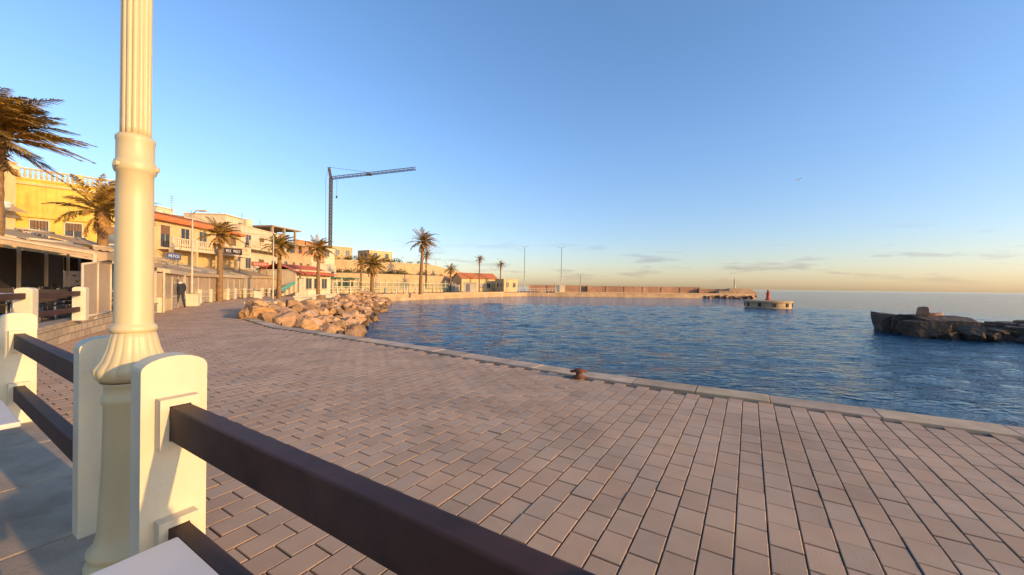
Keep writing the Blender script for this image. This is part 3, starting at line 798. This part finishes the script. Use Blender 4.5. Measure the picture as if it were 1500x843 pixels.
mb=MB('beach_kiosk',frame(at(492,62),at(520,68))[0]); L=frame(at(492,62),at(520,68))[1]
mb.part('walls').b2((0,-3,0),(L,0,2.5),'whitew'); mb.part('roof').b2((-.4,-3.3,2.5),(L+.4,.9,2.66),'green'); mb.part('hatch').b2((.6,.001,1.0),(L-.6,.03,2.1),'interior'); mb.done()

# hillside
mb=MB('hillside')
hp=[(-60,75),at(470,88),at(530,92),at(590,99),at(650,108),(-12,125),(-20,145)]
def lvl(off,z): return [(p[0]-off*.9,p[1]+off*.5,z) for p in hp]
L0=lvl(0,-.2);L1=lvl(.2,4.2);L2=lvl(5,4.6);L3=lvl(5.3,7.6);L4=lvl(22,8.4);L5=lvl(60,6)
nP=len(hp)
allv=[]; 
for k,Lv in enumerate((L0,L1,L2,L3,L4,L5)): allv+= [(x,y,z-(.0 if i<5 else (1.5 if i==5 else 4))*(k>0)) for i,(x,y,z) in enumerate(Lv)]
mts=['beige','hill','beige','hill','hill']
for k in range(5):
    for i in range(nP-1): 
        q=[allv[k*nP+i],allv[k*nP+i+1],allv[(k+1)*nP+i+1],allv[(k+1)*nP+i]]
        mb.add(q,[(0,1,2,3)],mts[k])
mb.done()
simple_house('hill_house',(-37,99),(-33,105),5,10.4,'cream',(8.6,),2,None).done()
simple_house('hill_house',(-46,92),(-41,98),6,10.8,'beige',(8.8,),3,None).done()
mb=MB('hillside_shrubs'); rng=random.Random(12)
for i in range(60):
    t=rng.random(); q=lerpl(hp[1:6],t); off=rng.choice([2.0,3.5,6,7.5]); z=4.5 if off<5 else 7.7
    cx_,cy_=q[0]-off*.9,q[1]+off*.5
    if t>.8: z-=1.5*(t-.8)/.2*1
    s=rng.uniform(.4,1.3)
    for _ in range(70):
        v=Vector((rng.gauss(0,.5),rng.gauss(0,.5),abs(rng.gauss(0,.45))))*s; r=.22*s
        a=Vector((rng.uniform(-1,1),rng.uniform(-1,1),rng.uniform(-1,1)))*r; b2_=Vector((rng.uniform(-1,1),rng.uniform(-1,1),rng.uniform(-1,1)))*r
        p=Vector((cx_,cy_,z))+v; mb.add([p-a,p+b2_,p+a],[(0,1,2)],'bush')
mb.done(recalc=False)
def gable(name,p0,p1,D,z,zr,m='cream'):
    fm,L=frame(p0,p1); mb=MB(name,fm)
    mb.part('walls').b2((0,-D,0),(L,0,z),m)
    mb.part('roof').add([(-.3,.4,z-.05),(L+.3,.4,z-.05),(L+.3,-D/2,zr),(-.3,-D/2,zr),(-.3,-D-.4,z-.05),(L+.3,-D-.4,z-.05)],[(0,1,2,3),(3,2,5,4)],'tiles')
    mb.part('gable').add([(0,0,z-.01),(0,-D,z-.01),(0,-D/2,zr-.1),(L,0,z-.01),(L,-D,z-.01),(L,-D/2,zr-.1)],[(0,1,2),(3,4,5)],m)
    for u in np.arange(1.2,L-.8,2.4): win(mb,u,1.0,1.0,1.3)
    mb.M=fm@Matrix(((0,-1,0,0),(-1,0,0,0),(0,0,1,0),(0,0,0,1))); win(mb,D/2,1,1,1.3)
    mb.done()
gable('harbour_house',at(676,104),at(728,110),6,3.6,5.2,'cream')
gable('harbour_house',at(655,108),at(672,114),5,3.0,4.4,'whitew')
simple_house('harbour_hut',at(738,104),at(758,107),4,3.4,'cream',(1.3,),2,None).done()
def kiosk(s,d,w,h):
    x,y=at(s,d); mb=MB('harbour_kiosk'); mb.part('walls').box((x,y,h/2),(w,w*.7,h),'whitew'); mb.part('roof').box((x,y,h+.07),(w+.3,w*.7+.3,.14),'whitew')
    mb.part('door').box((x-.6,y-w*.35-.015,1.0),(.9,.03,2.0),'metal'); mb.part('plinth').box((x,y-.1,.1),(w+.6,w*.7+.6,.2),'pier'); mb.done()
kiosk(690,88,3.0,2.2); kiosk(820,103.5,2.6,2.1); kiosk(668,92,1.6,1.6)
mb=MB('harbour_railing'); fm,L=frame(at(745,101),at(815,101.5)); mb.M=fm
for i in range(14): mb.b2((L*i/13-.05,-.05,0),(L*i/13+.05,.05,1.1),'white')
mb.b2((0,-.03,1.0),(L,.03,1.1),'white'); mb.b2((0,-.03,.5),(L,.03,.57),'white'); mb.done()

# ------------------------------------------------------------------ crane
cxx,cyy=at(483,88); zt=zz(483,262,88)
mb=MB('tower_crane')
def truss(mb,P,Q,w,k,r=.07,tri=False):
    P=Vector(P);Q=Vector(Q); d=(Q-P).normalized(); up=Vector((0,0,1)) if abs(d.z)<.9 else Vector((0,1,0))
    a=d.cross(up).normalized()*w/2; b=a.cross(d).normalized()*w/2
    cs=[-a-b,a-b,a+b,-a+b] if not tri else [-a-b*.3,a-b*.3,-b*-1.2]
    for c_ in cs: mb.tube([P+c_,Q+c_],r,'crane',4,False,False)
    m=len(cs)
    for i in range(k):
        p=P.lerp(Q,i/k); q=P.lerp(Q,(i+1)/k)
        for j in range(m):
            mb.tube([p+cs[j],q+cs[(j+1)%m]],r*.55,'crane',3,False,False)
            mb.tube([p+cs[j],p+cs[(j+1)%m]],r*.55,'crane',3,False,False)
mb.part('mast'); truss(mb,(cxx,cyy,0),(cxx,cyy,zt),.50,34,.095)
mb.part('head'); truss(mb,(cxx,cyy,zt),(cxx-.5,cyy,zt+2.6),.35,3,.08)
tip=Vector(at(607,88)+(zz(607,248,88),))
root=Vector((cxx,cyy,zt))
mb.part('jib'); truss(mb,root,tip,.75,20,.07,True)
mb.part('ties'); hd=root+Vector((-.5,0,2.6))
mb.tube([hd,root.lerp(tip,.45)+Vector((0,0,.4))],.035,'crane',4); 
mb.tube([hd,root+Vector((-1.2,0,-.1)),Vector((cxx-.9,cyy,3))],.035,'crane',4)
mb.part('trolley').box(root.lerp(tip,.45)+Vector((0,0,-.05)),(1.1,.7,.4),'crane')
hk=root.lerp(tip,.07); mb.part('hook').tube([hk,hk-Vector((0,0,4.2))],.03,'crane',4); mb.box(hk-Vector((0,0,4.4)),(.3,.25,.5),'crane')
mb.part('ballast').box((cxx,cyy,1.0),(3,3,2),'concrete')
mb.done()

# ------------------------------------------------------------------ palms
def palm(x,y,z0,zc,fl,nf=36,wind=(.03,-.0),lean=(0,0),seed=1,r=.2,dead=10,leaflets=20,droop=1.0):
    R=random.Random(seed); mb=MB('palm_tree'); mb.part('trunk')
    h=zc-z0; k=22; pts=[];rad=[]
    for i in range(k+1):
        t=i/k; pts.append((x+lean[0]*t*t,y+lean[1]*t*t,z0+h*t)); rad.append(r*(1.15-.35*t)*(1.06 if i%2 else .96)*(1.35 if t>.93 else 1))
    mb.tube(pts,rad,'trunk',10)
    top=Vector(pts[-1])
    for j in range(60):
        az=j*2.4; t=.78+.22*j/60; p=Vector((x+lean[0]*t*t,y+lean[1]*t*t,z0+h*t)); d=Vector((math.cos(az),math.sin(az),1.0)).normalized()
        mb.tube([p+d*.05,p+d*(r*1.9)],[r*.28,r*.12],'trunk',4)
    mb.part('crown')
    for i in range(nf+dead):
        isd=i>=nf; az=i*2.39996+R.uniform(-.2,.2)
        f=(i/nf) if not isd else 1.15
        el=math.radians(82-88*f**.9+R.uniform(-8,8)) if not isd else math.radians(R.uniform(-55,-20))
        d=Vector((math.cos(az)*math.cos(el),math.sin(az)*math.cos(el),math.sin(el)))
        ln=fl*R.uniform(.8,1.12)*(.65 if isd else 1)*(.8 if f<.15 else 1); ns=leaflets; st=ln/ns; p=top+d*.05
        path=[p.copy()]; g=R.uniform(.75,1.15)*1.6/ns*droop
        tn=R.uniform(.5,1.3); gold=R.random(); tint=(tn*(1+.45*gold),tn*(1+.12*gold),tn*.8)
        mm='dead' if isd else 'leaf'
        for s in range(ns):
            d=(d+Vector((wind[0],wind[1],-g*(.35+s/ns)))).normalized()
            p=p+d*st; path.append(p.copy())
            side=d.cross(Vector((0,0,1)))
            if side.length<.01: side=Vector((1,0,0))
            side.normalize(); up=side.cross(d).normalized()
            t=(s+1)/ns; ll=fl*.24*(math.sin(math.pi*min(1,(t*.9+.1)))**.6)*(1-.35*t)
            if t<.15: ll*=.3
            for sg in(-1,1):
                for q in(0,.5):
                    if R.random()<.08: continue
                    b0=p-d*st*q
                    dr=(side*sg*R.uniform(.55,.9)+d*R.uniform(.55,.9)+up*R.uniform(.0,.35)+Vector((0,0,-.25))).normalized()
                    l2=ll*R.uniform(.8,1.15); wd=d*(.013+.006*fl)
                    tip_=b0+dr*l2+Vector((wind[0]*2,wind[1]*2,-.16*l2))
                    mid=b0+dr*l2*.5
                    mb.add([b0-wd*.5,b0+wd*.5,mid+wd,tip_,mid-wd],[(0,1,2,3,4)],mm,False,tint)
        mb.tube(path[::3]+[path[-1]],[.028*fl/2*(1-.8*i_/max(1,len(path[::3]))) for i_ in range(len(path[::3])+1)],mm,4,False,False)
    mb.done(recalc=False)
def P(s,d,t,fl,**k):
    x,y=at(s,d); z0=k.pop('z0',0); palm(x,y,z0,zz(s,t,d),fl,**k)
P(-8,13.5,203,2.5,wind=(.06,-.005),seed=1,nf=40,z0=.4,leaflets=30,r=.22,dead=4,droop=.8)
P(150,19,312,2.2,wind=(.03,0),seed=2,nf=30,z0=.4,leaflets=24,r=.22,dead=4,droop=.8)
P(322,31,345,1.8,wind=(.02,0),seed=3,nf=30,r=.2)
P(409,38,361,2.1,wind=(.03,0),seed=4,nf=30,r=.2)
P(466,45,366,2.2,wind=(.03,0),seed=5,nf=30,r=.2)
P(616,62,355,2.8,wind=(.03,0),seed=6,nf=34,r=.26,lean=(.4,0))
P(545,62,390,3.0,wind=(.02,0),seed=7,nf=38,r=.3)
P(624,96,374,2.2,seed=8,nf=26,r=.2,leaflets=12)
P(660,92,396,2.4,seed=9,nf=26,r=.2,leaflets=12)
P(702,104,381,1.9,seed=10,nf=24,r=.17,leaflets=12,dead=4)
P(733,106,389,1.9,seed=11,nf=24,r=.17,leaflets=12,dead=4)
P(529,75,385,2.2,seed=12,nf=26,r=.2,leaflets=12)

# ------------------------------------------------------------------ seagull
x,y=at(1168,60); z=zz(1168,264,60)
mb=MB('seagull'); mb.part('body').lathe((0,0,0),[(.01,-.25),(.05,-.18),(.075,-.02),(.06,.12),(.045,.2),(.012,.27)],'gull',10)
for k in list(mb.P.values()):
    k['v']=[Matrix.Rotation(math.pi/2,4,'Y')@v+Vector((x,y,z)) for v in k['v']]
mb.part('wings')
for sg in(-1,1):
    mb.add([(x-.08,y,z+.02),(x+.1,y,z+.02),(x+.08,y+sg*.3,z+.15),(x-.08,y+sg*.3,z+.15),(x-.18,y+sg*.65,z+.08)],[(0,1,2,3),(3,2,4)],'gull')
mb.done()

# ------------------------------------------------------------------ pedestrian
def person(px,py,heading):
    vs=[];ed=[];rd=[]
    def v(x,y,z,r,p=None):
        vs.append((x,y,z)); rd.append(r)
        if p is not None: ed.append((p,len(vs)-1))
        return len(vs)-1
    pel=v(0,0,.93,.135); ch=v(.03,0,1.14,.135,pel); c2=v(.07,0,1.34,.15,ch); nk=v(.11,0,1.48,.06,c2); hd=v(.13,0,1.57,.085,nk); h2=v(.135,0,1.66,.095,hd); v(.13,0,1.73,.06,h2)
    v(.235,0,1.605,.014,hd)
    for sg,hx,kx,ax,az_ in((1,.02,.16,.30,.09),(-1,-.02,-.02,-.30,.14)):
        hp_=v(hx,sg*.09,.86,.10,pel); kn=v(kx,sg*.10,.49,.068,hp_); an=v(ax,sg*.10,az_,.045,kn); v(ax+.10,sg*.10,az_-.045 if sg>0 else .05,.042,an)
    for sg,ex,hx_,hz in((1,-.08,-.02,.86),(-1,.08,.25,.95)):
        sh=v(.07,sg*.18,1.40,.068,c2); el=v(ex,sg*.24,1.12,.05,sh); wr=v(hx_,sg*.24,hz,.034,el); pm=v(hx_+.02,sg*.24,hz-.07,.036,wr)
        for k in range(4): 
            a=v(hx_+.055-.026*k,sg*.245,hz-.125,.011,pm); v(hx_+.06-.026*k,sg*.235,hz-.165+.006*abs(k-1.5),.009,a)
        a=v(hx_+.065,sg*.225,hz-.08,.012,pm); v(hx_+.085,sg*.22,hz-.115,.010,a)
    me=bpy.data.meshes.new('tmp'); me.from_pydata(vs,ed,[]); ob=bpy.data.objects.new('tmp',me); COL.objects.link(ob)
    sk=ob.modifiers.new('s','SKIN'); sk.use_smooth_shade=True
    for i,r in enumerate(rd): me.skin_vertices[0].data[i].radius=(r,r*1.0 if i not in(1,2) else r*1.25)
    me.skin_vertices[0].data[0].use_root=True
    sb=ob.modifiers.new('u','SUBSURF'); sb.levels=2; sb.render_levels=2
    dg=bpy.context.evaluated_depsgraph_get(); m2=bpy.data.meshes.new_from_object(ob.evaluated_get(dg))
    bpy.data.objects.remove(ob)
    m2.name='pedestrian'
    names=['coat','jeans','skin','hair','shoe','scarf']
    m2.materials.clear()
    for k in names: m2.materials.append(M[k])
    for p in m2.polygons:
        c=p.center; p.use_smooth=True
        if c.z<.1: i=4
        elif c.z<.80 and abs(c.y)<.2: i=1
        elif c.z<.97 and abs(c.y)>.19: i=2 if c.z<.90 else 0
        elif c.z>1.66 or (c.z>1.53 and c.x<.12): i=3
        elif c.z>1.51: i=2
        elif c.z>1.44 and abs(c.y)<.1: i=5
        elif c.x>.16 and 1.1<c.z<1.42 and abs(c.y)<.06: i=5
        else: i=0
        p.material_index=i
    o=bpy.data.objects.new('pedestrian',m2); COL.objects.link(o); o.location=(px,py,0); o.rotation_euler=(0,0,heading)
x,y=at(265,22.3); person(x,y,math.radians(150))

# ------------------------------------------------------------------ world, sun, camera
S=Vector((.872,-.49,0)).normalized(); EL=math.radians(13)
sun_dir=Vector((S.x*math.cos(EL),S.y*math.cos(EL),math.sin(EL)))
w=bpy.data.worlds.new('World'); scene.world=w; w.use_nodes=True
nt=w.node_tree; N=nt.nodes; Lk=nt.links; bg=N['Background']
sky=N.new('ShaderNodeTexSky'); sky.sky_type='NISHITA'; sky.sun_disc=False; sky.sun_elevation=EL; sky.sun_rotation=math.atan2(S.x,S.y)
sky.air_density=1.0; sky.dust_density=.9; sky.ozone_density=1.5; sky.altitude=0
tc=N.new('ShaderNodeTexCoord'); sp=N.new('ShaderNodeSeparateXYZ'); Lk.new(tc.outputs['Generated'],sp.inputs[0])
gr=N.new('ShaderNodeValToRGB'); Lk.new(sp.outputs[2],gr.inputs[0])
cr=gr.color_ramp; cr.elements[0].position=0; cr.elements[0].color=(1.50,1.32,1.38,1); cr.elements[1].position=.6; cr.elements[1].color=(1.30,1.66,2.08,1)
q=cr.elements.new(.12); q.color=(1.32,1.40,1.68,1)
q=cr.elements.new(.32); q.color=(1.34,1.60,2.0,1)
g2=N.new('ShaderNodeMix'); g2.data_type='RGBA'; g2.blend_type='MULTIPLY'; g2.inputs[0].default_value=1; Lk.new(sky.outputs[0],g2.inputs[6]); Lk.new(gr.outputs[0],g2.inputs[7])
mp=N.new('ShaderNodeMapping'); mp.inputs['Scale'].default_value=(6,6,40); mp.inputs['Location'].default_value=(1.3,.4,0); Lk.new(tc.outputs['Generated'],mp.inputs[0])
nz=N.new('ShaderNodeTexNoise'); nz.inputs['Scale'].default_value=1; nz.inputs['Detail'].default_value=7; nz.inputs['Roughness'].default_value=.55; Lk.new(mp.outputs[0],nz.inputs['Vector'])
r1=N.new('ShaderNodeMapRange'); r1.inputs[1].default_value=.55; r1.inputs[2].default_value=.66; Lk.new(nz.outputs['Fac'],r1.inputs[0])
r2=N.new('ShaderNodeMapRange'); r2.inputs[1].default_value=.13; r2.inputs[2].default_value=.06; Lk.new(sp.outputs[2],r2.inputs[0])
r3=N.new('ShaderNodeMapRange'); r3.inputs[1].default_value=.01; r3.inputs[2].default_value=.035; Lk.new(sp.outputs[2],r3.inputs[0])
a=N.new('ShaderNodeMath'); a.operation='MULTIPLY'; Lk.new(r1.outputs[0],a.inputs[0]); Lk.new(r2.outputs[0],a.inputs[1])
a2=N.new('ShaderNodeMath'); a2.operation='MULTIPLY'; Lk.new(a.outputs[0],a2.inputs[0]); Lk.new(r3.outputs[0],a2.inputs[1])
a3=N.new('ShaderNodeMath'); a3.operation='MULTIPLY'; Lk.new(a2.outputs[0],a3.inputs[0]); a3.inputs[1].default_value=.9
mx=N.new('ShaderNodeMix'); mx.data_type='RGBA'; mx.blend_type='MULTIPLY'; Lk.new(a3.outputs[0],mx.inputs[0]); Lk.new(g2.outputs[2],mx.inputs[6]); mx.inputs[7].default_value=(.74,.68,.76,1)
Lk.new(mx.outputs[2],bg.inputs['Color']); bg.inputs['Strength'].default_value=.15
sl=bpy.data.lights.new('sun','SUN'); sl.energy=5.0; sl.angle=math.radians(.5); sl.color=(1,.62,.25)
so=bpy.data.objects.new('sun',sl); COL.objects.link(so); so.rotation_euler=(-sun_dir).to_track_quat('-Z','Y').to_euler()
cam=bpy.data.cameras.new('camera'); cam.sensor_width=36; cam.lens=36*F/1500; cam.clip_start=.05; cam.clip_end=20000
co=bpy.data.objects.new('camera',cam); COL.objects.link(co)
co.matrix_world=Matrix.Translation((0,0,H))@Matrix.Rotation(math.radians(90)-.0027,4,'X')@Matrix.Rotation(.0125,4,'Z')
scene.camera=co
scene.view_settings.view_transform='Standard'; scene.view_settings.look='None'; scene.view_settings.exposure=0
